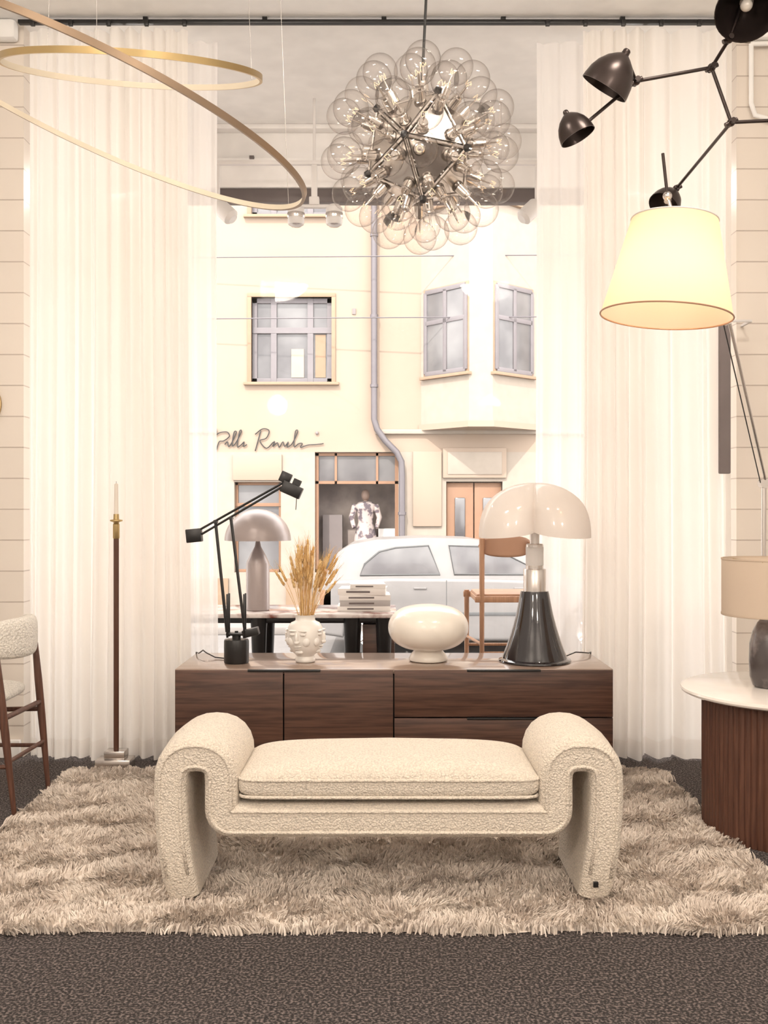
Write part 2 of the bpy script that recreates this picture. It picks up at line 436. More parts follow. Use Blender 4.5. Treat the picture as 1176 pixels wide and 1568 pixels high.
# ============================================================ BENCH
BX, BY0, BY1 = .015, 3.09, 3.53
def bench():
    g = group("upholstered_bench", (BX, 3.31, .02))
    half = [(-.652, .020), (-.668, .10), (-.684, .20), (-.691, .30), (-.693, .37)]
    cxz = (-.612, .398); R = .080
    for i in range(0, 13):
        a = pi-pi*i/12
        c, s_ = math.cos(a), math.sin(a)
        e = .82
        half.append((cxz[0]+R*math.copysign(abs(c)**e, c), cxz[1]+R*abs(s_)**e))
    half.append((-.532, .34)); rr = .034
    for i in range(0, 7):
        a = pi+pi/2*i/6; half.append((-.532+rr+rr*math.cos(a), .270+rr+rr*math.sin(a)))
    half += [(-.44, .270), (-.38, .270), (-.2, .270), (0, .270)]
    path = half+[(-x, z) for x, z in reversed(half[:-1])]
    P = [Vector((x, 0, z)) for x, z in path]
    D = BY1-BY0; th = .106; rc = .028
    def section(th):
        s = []
        hw, hd = th/2, D/2
        for cxs, cys, a0 in ((1, 1, 0), (-1, 1, 90), (-1, -1, 180), (1, -1, 270)):
            for k in range(6):
                a = math.radians(a0+90*k/5)
                s.append((cxs*(hw-rc)+rc*math.cos(a), cys*(hd-rc)+rc*math.sin(a)))
            # intermediate points give the long faces a soft crown
            if (cxs, cys) == (1, 1): s += [(0, hd)]
            if (cxs, cys) == (-1, 1): s += [(-hw, hd*.5), (-hw, 0), (-hw, -hd*.5)]
            if (cxs, cys) == (-1, -1): s += [(0, -hd)]
            if (cxs, cys) == (1, -1): s += [(hw, -hd*.5), (hw, 0), (hw, hd*.5)]
        return s
    vs = []; fs = []; n = len(P)
    fr = []
    for i in range(n):
        t = (P[min(i+1, n-1)]-P[max(i-1, 0)]).normalized(); nn = Vector((-t.z, 0, t.x))
        fr.append(nn)
    m = len(section(th))
    for i in range(n):
        ends = .90 if i in (0, n-1) else 1
        top = max(0, min(1, (P[i].z-.40)/.06))
        for a, b in section(th):
            puff = 1+(.05+.20*top)*(1-(abs(b)/(D/2))**2) if a > 0 else 1
            vs.append(P[i]+fr[i]*a*ends*puff+Vector((BX, 3.31+b*ends, 0)))
    for i in range(n-1):
        for j in range(m):
            k = (j+1) % m
            fs.append((i*m+j, i*m+k, (i+1)*m+k, (i+1)*m+j))
    fs.append(tuple(range(m))); fs.append(tuple((n-1)*m+j for j in reversed(range(m))))
    MB().add(vs, fs, M['boucle']).build("frame_band", g, ang=80)
    mb = MB()
    for yy in (BY0+.001, BY1-.001):
        for off in (-.033, .033):
            mb.tube([P[i]+fr[i]*off+Vector((BX, yy, 0)) for i in range(1, n-1)], .0055, M['boucle'], 8)
    mb.build("piping", g, ang=180)
    def cushion(a, b, c, zc, e1, e2, nu=120, nv=40):
        sp = lambda w, e: math.copysign(abs(w)**e, w)
        vs = []; fs = []
        for i in range(nv+1):
            v = -pi/2+pi*i/nv
            for j in range(nu):
                u = 2*pi*j/nu
                cz = sp(math.cos(v), e1)
                x = a*cz*sp(math.cos(u), e2); y = b*cz*sp(math.sin(u), e2); z = c*sp(math.sin(v), e1)
                if z > 0: z *= .92+.28*(1-(x/a)**2)
                vs.append((BX+x, 3.31+y, zc+z))
        for i in range(nv):
            for j in range(nu):
                k = (j+1) % nu; fs.append((i*nu+j, i*nu+k, (i+1)*nu+k, (i+1)*nu+j))
        return vs, fs
    mb = MB(); mb.add(*cushion(.484, .222, .062, .384, .58, .14), M['boucle']); mb.build("seat_cushion", g, ang=180)
    sp = lambda w, e: math.copysign(abs(w)**e, w)
    mb = MB()
    for zz, sc in ((.402, .992), (.348, .985)):
        mb.tube([(BX+.484*sc*sp(math.cos(2*pi*j/120), .14), 3.31+.223*sc*sp(math.sin(2*pi*j/120), .14), zz) for j in range(120)], .0055, M['boucle'], 8, True)
    mb.build("cushion_piping", g, ang=180)
    MB().box((.668, BY0-.002, .075), (.016, .004, .018), M['black'], .001).build("label_tag", g)
bench()

# ============================================================ SIDEBOARD
def sideboard():
    g = group("sideboard", (.044, 4.56, 0))
    x0, x1, y0, y1, z0, z1 = -.923, 1.011, 4.31, 4.82, .13, .557
    mb = MB()
    mb.b2((x0, y0+.012, z1-.022), (x1, y1, z1), M['walnut_top_reflection'], .003)
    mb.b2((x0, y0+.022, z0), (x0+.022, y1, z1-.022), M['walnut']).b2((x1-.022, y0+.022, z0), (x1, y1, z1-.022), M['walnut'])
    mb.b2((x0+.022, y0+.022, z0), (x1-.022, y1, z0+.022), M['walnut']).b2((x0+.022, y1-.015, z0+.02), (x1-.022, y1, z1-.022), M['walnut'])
    mb.b2((x0+.02, y0+.03, z0+.02), (x1-.02, y0+.06, z1-.03), M['black'])
    mb.build("carcass", g)
    s = [x0, -.442, .043, .527, x1]
    mb = MB()
    zt = z1-.004
    for i in (0, 1):
        mb.b2((s[i]+.003, y0, z0), (s[i+1]-.003, y0+.02, zt), M['walnut'], .0015)
    zm = .345
    mb.b2((s[2]+.003, y0, zm+.003), (s[4]-.003, y0+.02, zt), M['walnut'], .0015)
    mb.b2((s[2]+.003, y0, z0), (s[4]-.003, y0+.02, zm-.003), M['walnut'], .0015)
    mb.build("door_fronts", g)
    mb = MB()
    for a, b, z in ((-.60, -.28, zt), (.365, .69, zt), (.365, .69, zm-.003)):
        mb.b2((a, y0-.006, z-.006), (b, y0+.012, z+.003), M['black'], .001)
    mb.build("finger_pulls", g)
    mb = MB()
    for x in (x0+.12, x1-.12):
        for y in (y0+.08, y1-.08): mb.cyl((x, y, 0), (x, y, z0), .016, M['black'], .02)
    mb.build("legs", g)
sideboard()
ST = .5575

# desk lamp (counterweighted, two-arm)
def desk_lamp():
    g = group("desk_lamp", (-.678, 4.5, ST)); y = 4.5
    mb = MB()
    mb.lathe([(.054, 0), (.057, .004), (.057, .10), (.054, .108), (.0, .108)], (-.678, y, ST), M['black'])
    mb.build("base", g)
    mb = MB(); k = M['black']
    mb.lathe([(.02, 0), (.02, .02), (.008, .024), (.008, .04)], (-.678, y, ST+.106), k, seg=24)
    for s in (-.012, .012):
        mb.box((-.716, y+s*2, .775), (.010, .006, .20), k, .001); mb.box((-.640, y+s*2, .775), (.008, .006, .20), k, .001)
    mb.box((-.678, y, .69), (.09, .05, .012), k, .002)
    mb.box((-.612, y, .697), (.075, .05, .035), k, .003, Matrix.Rotation(-.25, 3, 'Y'))
    for s in (-.014, .014):
        mb.cyl((-.722, y+s, .70), (-.774, y+s, 1.202), .0048, k); mb.cyl((-.642, y+s, .72), (-.703, y+s, 1.216), .0048, k)
    # upper arm : twin rods
    a = Vector((-.86, y, 1.135)); b = Vector((-.452, y, 1.375))
    for s in (-.012, .012):
        for o in (0, .026):
            mb.cyl(a+Vector((0, s, o)), b+Vector((0, s, o*.6)), .0044, k)
    for p in ((-.774, y, 1.205), (-.703, y, 1.222), (-.86, y, 1.15)):
        mb.cyl((p[0], y-.022, p[2]), (p[0], y+.022, p[2]), .009, k)
    R = Matrix.Rotation(-.10, 3, 'Y')
    mb.box((-.872, y, 1.142), (.07, .05, .062), k, .004, R)
    mb.build("arms", g)
    mb = MB(); R = Matrix.Rotation(.42, 3, 'Y')
    mb.box((-.424, y, 1.352), (.095, .06, .055), k, .004, R)
    mb.box((-.452, y, 1.408), (.05, .05, .050), k, .004, R)
    for i in range(5): mb.box((-.40+.0*i, y-.02+i*.01, 1.385), (.035, .003, .03), k, 0, R)
    mb.cyl((-.40, y, 1.34), (-.405, y-.005, 1.26), .0018, k)
    mb.build("lamp_head", g)
    MB().tube([(-.68, 4.56, ST+.004), (-.80, 4.64, ST+.004), (-.85, 4.68, ST+.02), (-.87, 4.71, ST+.028), (-.90, 4.76, ST+.006), (-.925, 4.825, ST+.002), (-.93, 4.84, ST-.05), (-.93, 4.85, .1)], .003, M['black'], 8).build("power_cable", g, ang=180)
desk_lamp()

# face vase with dried wheat
def vase():
    cx, cy = -.364, 4.53
    g = group("face_vase", (cx, cy, ST))
    prof = [(.0, 0), (.042, 0), (.047, .006), (.046, .018), (.040, .028), (.044, .034), (.062, .05), (.076, .075), (.083, .105), (.084, .135), (.079, .162), (.066, .182), (.048, .190), (.045, .196), (.046, .212), (.050, .218), (.046, .218), (.041, .205), (.04, .17), (0, .16)]
    mb = MB().lathe(prof, (cx, cy, ST), M['white'], seg=56)
    for a in (-90-22, -90+75, 60, 165):
        t = math.radians(a); d = Vector((math.cos(t), math.sin(t), 0)); sd = Vector((-d.y, d.x, 0))
        R = Matrix((sd, d, Vector((0, 0, 1)))).transposed()
        o = Vector((cx, cy, ST))
        mb.ell(o+d*.085+Vector((0, 0, .118)), (.0085, .014, .026), M['white'], R=R)
        mb.ell(o+d*.088+Vector((0, 0, .098)), (.013, .012, .009), M['white'], R=R)
        for s in (-1, 1):
            mb.ell(o+d*.079+sd*.026*s+Vector((0, 0, .134)), (.015, .010, .007), M['white'], R=R)
            mb.ell(o+d*.080+sd*.025*s+Vector((0, 0, .150)), (.022, .008, .005), M['white'], R=R)
            mb.ell(o+d*.066+sd*.036*s+Vector((0, 0, .100)), (.020, .014, .022), M['white'], R=R)
        mb.ell(o+d*.077+Vector((0, 0, .078)), (.018, .010, .0045), M['white'], R=R)
        mb.ell(o+d*.073+Vector((0, 0, .069)), (.015, .010, .0045), M['white'], R=R)
        mb.ell(o+d*.062+Vector((0, 0, .052)), (.02, .012, .010), M['white'], R=R)
    mb.build("vase_body", g, ang=60)
    r = random.Random(3); mb = MB()
    for i in range(64):
        a = r.uniform(0, 2*pi); sp = r.uniform(.0, .115)*(1 if r.random() < .7 else .5)
        h = r.uniform(.36, .50)-sp*.5
        b = Vector((cx+.02*math.cos(a), cy+.02*math.sin(a), ST+.165))
        e = Vector((cx+sp*math.cos(a)*1.15, cy+sp*math.sin(a)*.8, ST+h))
        mid = b.lerp(e, .5)+Vector((-.12*(e.x-b.x), 0, .02))
        pts = []
        for k in range(7):
            t = k/6; pts.append(b*(1-t)**2+mid*2*t*(1-t)+e*t*t)
        mb.tube(pts, .0012, M['wheat'], 5)
        d = (pts[-1]-pts[-2]).normalized(); q = d.to_track_quat('Z', 'Y').to_matrix()
        L = r.uniform(.055, .085)
        for k in range(7):
            c = e+d*(L*k/7)
            for s in (0, 2.1, 4.2):
                rr = .0045*(1-.5*k/7)
                mb.ell(c+q @ Vector((rr*math.cos(s+k), rr*math.sin(s+k), 0)), (.0032, .0032, .0095), M['wheat'], 6, 5, q)
                if k % 2 == 0:
                    tip = c+d*.05+q @ Vector((.016*math.cos(s+k), .016*math.sin(s+k), 0))
                    mb.tube([c, tip], [.0007, .0003], M['wheat'], 3)
    mb.build("dried_wheat", g, ang=180)
vase()

# round opal lamp
def opal_lamp():
    cx, cy = .206, 4.56
    g = group("table_lamp", (cx, cy, ST))
    prof = [(0, 0), (.080, 0), (.088, .004), (.090, .012), (.082, .03), (.068, .048), (.066, .056)]
    MB().lathe(prof+[(0, .056)], (cx, cy, ST), M['opal'], seg=64).build("foot", g)
    prof = []
    for i in range(31):
        t = -pi/2+pi*i/30
        prof.append((.187*max(0, math.cos(t))**.72 if 0 < i < 30 else 0, .156+.106*math.copysign(abs(math.sin(t))**.95, math.sin(t))))
    MB().lathe(prof, (cx, cy, ST), M['opal'], seg=64, caps=False).build("globe", g, ang=180)
opal_lamp()

# bat-wing lamp
def batwing():
    cx, cy = .700, 4.55
    g = group("table_lamp", (cx, cy, ST)); o = (cx, cy, ST)
    prof = [(0, 0), (.166, 0), (.168, .004), (.166, .010), (.150, .016), (.146, .03), (.130, .07), (.113, .12), (.098, .17), (.085, .22), (.075, .27), (.068, .31), (.064, .326), (0, .326)]
    MB().lathe(prof, o, M['blackgloss'], seg=64).build("base", g)
    MB().lathe([(0, .326), (.052, .326), (.052, .425), (.050, .428), (.04, .430), (.04, .54), (.036, .545), (.022, .546), (.022, .60), (0, .60)], o, M['steel'], seg=48).build("telescopic_stem", g)
    MB().lathe([(.041, .445), (.0412, .53)], o, M['lightwhite'], seg=48, caps=False).build("sleeve", g)
    # shade: four scalloped lobes
    vs = []; fs = []; nu, nv = 224, 32
    c0 = math.radians(-99)
    for i in range(nv+1):
        t = i/nv
        for j in range(nu):
            th = 2*pi*j/nu
            q = ((th-c0) % (pi/2))/(pi/2)
            w = math.sin(pi*q)**.6
            a = t*pi/2
            rad = .295*math.sin(a)**.86*(1-(.40*(1-w))*min(1, t*1.25))
            z = .574+.254*math.cos(a)**.82
            z += .030*(1-w)*t**3-.045*(1-w)*math.sin(pi*min(1, t*1.3))
            vs.append((cx+rad*math.cos(th), cy+rad*math.sin(th), ST+z))
    for i in range(nv):
        for j in range(nu):
            k = (j+1) % nu; fs.append((i*nu+j, (i+1)*nu+j, (i+1)*nu+k, i*nu+k))
    mb = MB(); mb.add(vs, fs, M['opalshade'])
    ob = mb.build("shade", g, ang=60)
    MB().lathe([(.012, .60), (.012, .75)], o, M['steel'], seg=16).ell((cx, cy, ST+.68), (.03, .03, .04), M['opal']).build("bulb_holder", g)
    MB().tube([(.80, 4.62, ST+.004), (.86, 4.66, ST+.004), (.92, 4.70, ST+.02), (.96, 4.73, ST+.014), (1.0, 4.78, ST+.004), (1.02, 4.83, ST+.002), (1.02, 4.85, ST-.05), (1.02, 4.86, .1)], .003, M['black'], 8).build("power_cable", g, ang=180)
batwing()

# ============================================================ NICHE FURNITURE
def display_table():
    g = group("display_table", (-.6, 5.7, 0))
    mb = MB().b2((-1.28, 5.42, .662), (.07, 5.95, .686), M['marbler'], .003); mb.build("marble_top", g)
    mb = MB()
    for x in (-1.2, -.70, -.18, .0):
        for y in (5.48, 5.88):
            mb.lathe([(.022, 0), (.045, .60), (.05, .662)], (x, y, 0), M['black'], seg=20)
    mb.b2((-1.24, 5.46, .63), (.03, 5.91, .662), M['black'], .003)
    mb.b2((-.12, 5.50, .0), (.06, 5.90, .62), M['walnut'], .004)
    mb.build("base", g)
display_table()
def mushroom():
    cx, cy = -.724, 5.62; z = .687
    g = group("table_lamp", (cx, cy, z))
    MB().lathe([(0, 0), (.064, 0), (.067, .004), (.067, .268), (.065, .274), (.040, .325), (.018, .365), (.012, .40), (.012, .43), (0, .43)], (cx, cy, z), M['greylamp'], seg=48).build("column", g, ang=30)
    prof = [(.190*math.cos(t), .400+.180*math.sin(t)) for t in [pi/2*i/20 for i in range(20)]]+[(0, .58)]
    MB().lathe(prof, (cx, cy, z), M['greylamp'], seg=56, caps=False).build("dome_shade", g, ang=60)
mushroom()
def books():
    g = MB(); z = .687; r = random.Random(5)
    for i, (w, h, m) in enumerate(((.30, .028, 'paper'), (.285, .034, 'paperg'), (.29, .030, 'paper'), (.27, .036, 'paper'), (.20, .026, 'paper'))):
        R = Matrix.Rotation(r.uniform(-.06, .06), 3, 'Z'); c = Vector((-.12+r.uniform(-.01, .01)+(.02 if i == 4 else 0), 5.66, z+h/2))
        g.box(c+Vector((0, 0, h/2-.002)), (w, .22, .003), M[m], .001, R); g.box(c-Vector((0, 0, h/2-.002)), (w, .22, .003), M[m], .001, R)
        g.box(c, (w-.012, .21, h-.006), M['paper'], 0, R)
        g.box(c+R @ Vector((0, -.108, 0)), (w, .005, h), M[m], .001, R)
        g.box(c+R @ Vector((-.02, -.1115, 0)), (w*.5, .001, h*.3), M['frame'], 0, R)
        z += h
    solo("book_stack", g, (-.12, 5.66, .687))
books()
def stool():
    g = group("bar_stool", (.70, 5.75, 0)); mb = MB()
    for x, y, top in ((.555, 5.55, 1.10), (.83, 5.55, 1.08), (.50, 5.92, .78), (.86, 5.92, .78)):
        mb.tube([(x*1.0, y, 0), (x, y, top)], [.011, .016], M['teak'], 12)
    for z, a in ((.28, 1), (.45, 0)):
        mb.cyl((.555, 5.55, z), (.83, 5.55, z), .009, M['teak']); mb.cyl((.50, 5.92, z), (.86, 5.92, z), .009, M['teak'])
        mb.cyl((.555, 5.55, z+.05), (.50, 5.92, z+.05), .009, M['teak']); mb.cyl((.83, 5.55, z+.05), (.86, 5.92, z+.05), .009, M['teak'])
    mb.box((.68, 5.55, .755), (.33, .022, .035), M['teak'], .004); mb.box((.68, 5.92, .755), (.40, .022, .035), M['teak'], .004)
    mb.box((.53, 5.73, .755), (.022, .37, .03), M['teak'], .004); mb.box((.84, 5.73, .755), (.022, .37, .03), M['teak'], .004)
    mb.build("stool_frame", g)
    MB().box((.685, 5.735, .775), (.32, .36, .022), M['tan'], .008).build("seat", g)
    vs = []; fs = []
    n = 24
    for k in range(9):
        t = k/8
        for i in range(n+1):
            u = i/n*2-1
            ww = .155; h = .06*(1-.25*u*u)
            vs.append((.693+ww*u, 5.53-.0+.09*u*u-.02, 1.055+(t*2-1)*h*math.sqrt(max(0, 1-u**6))))
    for k in range(8):
        for i in range(n):
            a = k*(n+1)+i; fs.append((a, a+1, a+n+2, a+n+1))
    ob = MB().add(vs, fs, M['tan']).build("backrest", g, ang=180)
    md = ob.modifiers.new("t", 'SOLIDIFY'); md.thickness = .02
stool()

# track lights in window bay
def arealight(name, loc, tgt, size, energy, col, parent=None):
    l = bpy.data.lights.new(name, 'AREA'); l.shape = 'DISK'; l.size = size; l.energy = energy; l.color = col
    lo = bpy.data.objects.new(name, l); COL.objects.link(lo)
    lo.rotation_euler = (Vector(tgt)-Vector(loc)).to_track_quat('-Z', 'Y').to_euler()
    lo.location = Vector(loc)-(parent.location if parent else Vector((0, 0, 0)))
    if parent: lo.parent = parent
    return lo
def track():
    g = group("track_light", (-.45, 5.9, 3.35)); mb = MB(); m = M['lightwhite']
    mb.b2((-2.1, 5.885, 3.34), (2.1, 5.915, 3.365), m, .004)
    for x in (-1.6, -.42, .7, 1.6): mb.cyl((x, 5.9, 3.36), (x, 5.9, CZ), .009, m)
    mb.build("rail", g)
    mb = MB()
    mb.box((-.42, 5.9, 3.24), (.035, .035, .20), m, .004); mb.box((-.42, 5.9, 3.12), (.06, .05, .05), m, .005)
    mb.box((-.42, 5.9, 3.09), (.30, .03, .02), m, .004)
    for x, d in ((-.53, -1), (-.30, 1)):
        mb.lathe([(0, 0), (.045, 0), (.05, .01), (.05, .10), (.03, .12), (0, .12)], (x, 5.9, 2.98), m, seg=28)
        mb.lathe([(0, -.012), (.03, -.010), (.042, 0)], (x, 5.9, 2.98), M['steel'], seg=28)
        mb.lathe([(.052, .04), (.054, .05), (.054, .06), (.052, .07)], (x, 5.9, 2.98), M['steel'], seg=28, caps=False)
    for x in (-1.0, .92):
        mb.cyl((x, 5.9, 3.34), (x, 5.9, 3.10), .012, m)
        mb.lathe([(0, 0), (.045, 0), (.05, .01), (.05, .12), (.03, .14), (0, .14)], (x, 5.9, 3.10), m, axis=(.6*(1 if x < 0 else -1), -.2, -.6), seg=28)
    # added heads and area lights, hidden behind the curtains to make them glow
    for x in (-1.6, 1.6):
        mb.cyl((x, 5.9, 3.34), (x, 5.98, 3.22), .012, m)
        mb.box((x, 6.0, 3.2), (.26, .05, .12), m, .006)
        arealight("added_curtain_fill", (x, 5.97, 3.2), (x*.9, 4.95, 2.0), .2, 8, (1, .93, .86), g)
    mb.box((-.85, 6.3, 3.53), (.03, .03, .02), M['frame'], .002)
    mb.build("spot_heads", g)
track()

# ============================================================ CHANDELIER
def chandelier():
    c = Vector((.143, 3.75, 2.63))
    g = group("globe_chandelier", c)
    ph = (1+5**.5)/2
    V = []
    for a in (-1, 1):
        for b in (-ph, ph): V += [Vector((0, a, b)), Vector((a, b, 0)), Vector((b, 0, a))]
    V = [v.normalized() for v in V]
    R = (Matrix.Rotation(math.radians(14), 3, 'Z') @ Matrix.Rotation(math.radians(9), 3, 'X') @ Matrix.Rotation(math.radians(6), 3, 'Y'))
    V = [R @ v for v in V]; RI = .225
    el = min((V[0]-V[i]).length for i in range(1, 12))
    E = [(i, j) for i in range(12) for j in range(i+1, 12) if abs((V[i]-V[j]).length-el) < .01]
    es = set(E)
    F = [(i, j, k) for i in range(12) for j in range(i+1, 12) for k in range(j+1, 12) if (i, j) in es and (j, k) in es and (i, k) in es]
    mb = MB()
    for i, j in E: mb.cyl(c+V[i]*RI, c+V[j]*RI, .0055, M['chrome'], seg=8)
    for v in V:
        mb.ell(c+v*RI, (.013, .013, .013), M['black'], 12, 8)
        mb.lathe([(.016, 0), (.012, .016), (0, .018)], c+v*RI, M['black'], tuple(v), 12)
    for f in F:
        fc = (V[f[0]]+V[f[1]]+V[f[2]])/3
        pts = [c+(V[i]*.84+fc*.16)*RI*1.0 for i in f]
        nn = fc.normalized()
        mb.add([p+nn*.003 for p in pts]+[p-nn*.002 for p in pts], [(0, 1, 2), (5, 4, 3), (0, 3, 4, 1), (1, 4, 5, 2), (2, 5, 3, 0)], M['chrome'])
    mb.ell(c, (.02, .02, .02), M['black'])
    mb.build("triangulated_frame", g, ang=30)
    sb = MB(); gb = MB()
    for f in F:
        fc = (V[f[0]]+V[f[1]]+V[f[2]])/3
        for i in f:
            base = (V[i]*.46+fc*.54)*RI
            d = (V[i]*.42+fc.normalized()*.62).normalized()
            b = c+base
            sb.lathe([(0, -.01), (.023, -.01), (.025, 0), (.022, .010)], b, M['socket'], tuple(d), 16, caps=False)
            sb.lathe([(0, .010), (.021, .010), (.019, .05), (.016, .052), (.015, .06), (0, .06)], b, M['chrome'], tuple(d), 16)
            gc = b+d*.132
            gb.lathe([(.016, -.075), (.019, -.066), (.028, -.058)]+[(.066*math.sin(t), -.066*math.cos(t)) for t in [pi*(.17+.83*k/16) for k in range(17)]], gc, M['globe'], tuple(d), 24, caps=False)
            q = d.to_track_quat('Z', 'Y').to_matrix()
            sb.lathe([(.005, -.07), (.004, -.04), (.002, -.02)], gc, M['chrome'], tuple(d), 8)
            loop = [gc+q @ Vector((.011*math.cos(t), .011*math.sin(t), -.02+.010*math.sin(3*t))) for t in [2*pi*k/12 for k in range(11)]]
            sb.tube(loop, .0007, M['fil'], 4)
    sb.build("sockets", g); gb.build("glass_globes", g, ang=180)
    mb = MB().cyl(c+Vector((0, 0, RI*.9)), (.185, 3.75, CZ-.02), .0055, M['black'], seg=10)
    mb.lathe([(.05, 0), (.05, .02), (0, .02)], (.185, 3.75, CZ-.022), M['black'])
    mb.build("suspension_rod", g)
chandelier()

# ============================================================ RING PENDANT
def rings():
    g = group("ring_pendant_lamp", (-.9, 3.1, 2.6))
    def ring(name, c, Mx, N, R, w, h, met):
        N = Vector(N).normalized(); Mx = Vector(Mx); Mx = (Mx-N*Mx.dot(N)).normalized(); B = N.cross(Mx)
        c = Vector(c); n = 128; vs = []; fs = []; mb = MB()
        sec = [(-w/2, -h/2), (w/2, -h/2), (w/2, h/2), (-w/2, h/2)]
        for i in range(n):
            a = 2*pi*i/n; d = Mx*math.cos(a)+B*math.sin(a)
            for r_, z_ in sec: vs.append(c+d*(R+r_)+N*z_)
        fo = []; fi = []
        for i in range(n):
            k = (i+1) % n
            for j in range(4):
                jj = (j+1) % 4; f = (i*4+j, i*4+jj, k*4+jj, k*4+j)
                (fi if j == 3 else fo).append(f)
        mb.add(vs, fo, met); mb.add(vs, fi, M['ringlight'])
        mb.build(name, g, ang=60)
        wb = MB()
        for a in (30, 150, 270):
            a = math.radians(a); p = c+(Mx*math.cos(a)+B*math.sin(a))*R
            wb.cyl(p, (p.x*.9+c.x*.1, p.y, CZ), .0008, M['steel'], seg=5)
        wb.build(name+"_wires", g)
    ring("large_ring", (-.8906, 3.05, 2.5025), (.934, 0, -.358), (.357, -.05, .932), .685, .010, .018, M['ringmetal'])
    ring("small_ring", (-.856, 3.35, 2.76), (1, 0, -.045), (.045, -.29, .955), .432, .010, .020, M['brass'])
    MB().lathe([(0, 0), (.12, 0), (.12, .03), (0, .03)], (-.9, 3.1, CZ-.031), M['brass']).build("canopy", g)
rings()

# ============================================================ ARTICULATED CEILING LAMP
def mouille():
    g = group("articulated_ceiling_lamp", (1.17, 3.3, 2.563)); mb = MB(); b = M['bronze']
    A = Vector((1.170, 3.30, 2.563)); B = Vector((1.104, 3.30, 2.748)); P1 = Vector((1.135, 3.22, 2.805))
    P2 = Vector((.845, 3.28, 2.693)); P3 = Vector((.664, 3.25, 2.535)); P4 = Vector((1.152, 3.86, 2.525))
    W = Vector((1.95, 3.3, 2.60))
    r = .006
    for p, q in ((A, B), (B, P1), (B, P2), (P2, P3), (A, P4), (A, W)): mb.cyl(p, q, r, b, seg=10)
    mb.cyl(W, (1.95, 3.3, CZ), .009, b); mb.lathe([(.06, 0), (.06, .02), (0, .02)], (1.95, 3.3, CZ-.021), b)
    for p in (A, B, P2, P3, P4, P1):
        mb.ell(p, (.014, .014, .014), b, 14, 10); mb.cyl(p-Vector((0, .024, 0)), p+Vector((0, .024, 0)), .009, b, seg=12)
        mb.cyl(p-Vector((.02, 0, .01)), p+Vector((.02, 0, .01)), .008, b, seg=12)
    mb.build("arms", g)
    def head(name, joint, ctr, dirn, R, lit=False):
        d = Vector(dirn).normalized(); ctr = Vector(ctr)
        prof = [(R, R*.50), (R*.99, R*.35), (R*.93, R*.0), (R*.80, -R*.32), (R*.58, -R*.62), (R*.32, -R*.83), (R*.16, -R*.93), (R*.15, -R*1.08), (R*.10, -R*1.14), (0, -R*1.15)]
        inn = [(0, -R*.75), (R*.5, -R*.58), (R*.74, -R*.28), (R*.88, 0), (R*.95, R*.35), (R*.97, R*.50)]
        m = MB().lathe(inn+prof, ctr, b, tuple(d), 36)
        m.lathe([(0, -R*.6), (R*.22, -R*.6), (R*.22, -R*.2), (0, -R*.2)], ctr, M['steel'], tuple(d), 16)
        m.ell(ctr+d*(R*.0), (R*.2,)*3, M['bulb'] if lit else M['opal'], 14, 10)
        m.cyl(joint, ctr-d*R*.95, .005, b, seg=8)
        m.build(name, g, ang=50)
    head("shade_1", P1, (1.166, 3.15, 2.880), (-.22, -.60, -.74), .098)
    head("shade_2", P2, (.752, 3.24, 2.690), (-.50, .30, -.80), .084)
    head("shade_3", P3, (.625, 3.22, 2.510), (.42, -.05, -.87), .060)
    head("shade_4", P4, (1.110, 3.84, 2.470), (-.55, -.35, -.75), .062)
mouille()

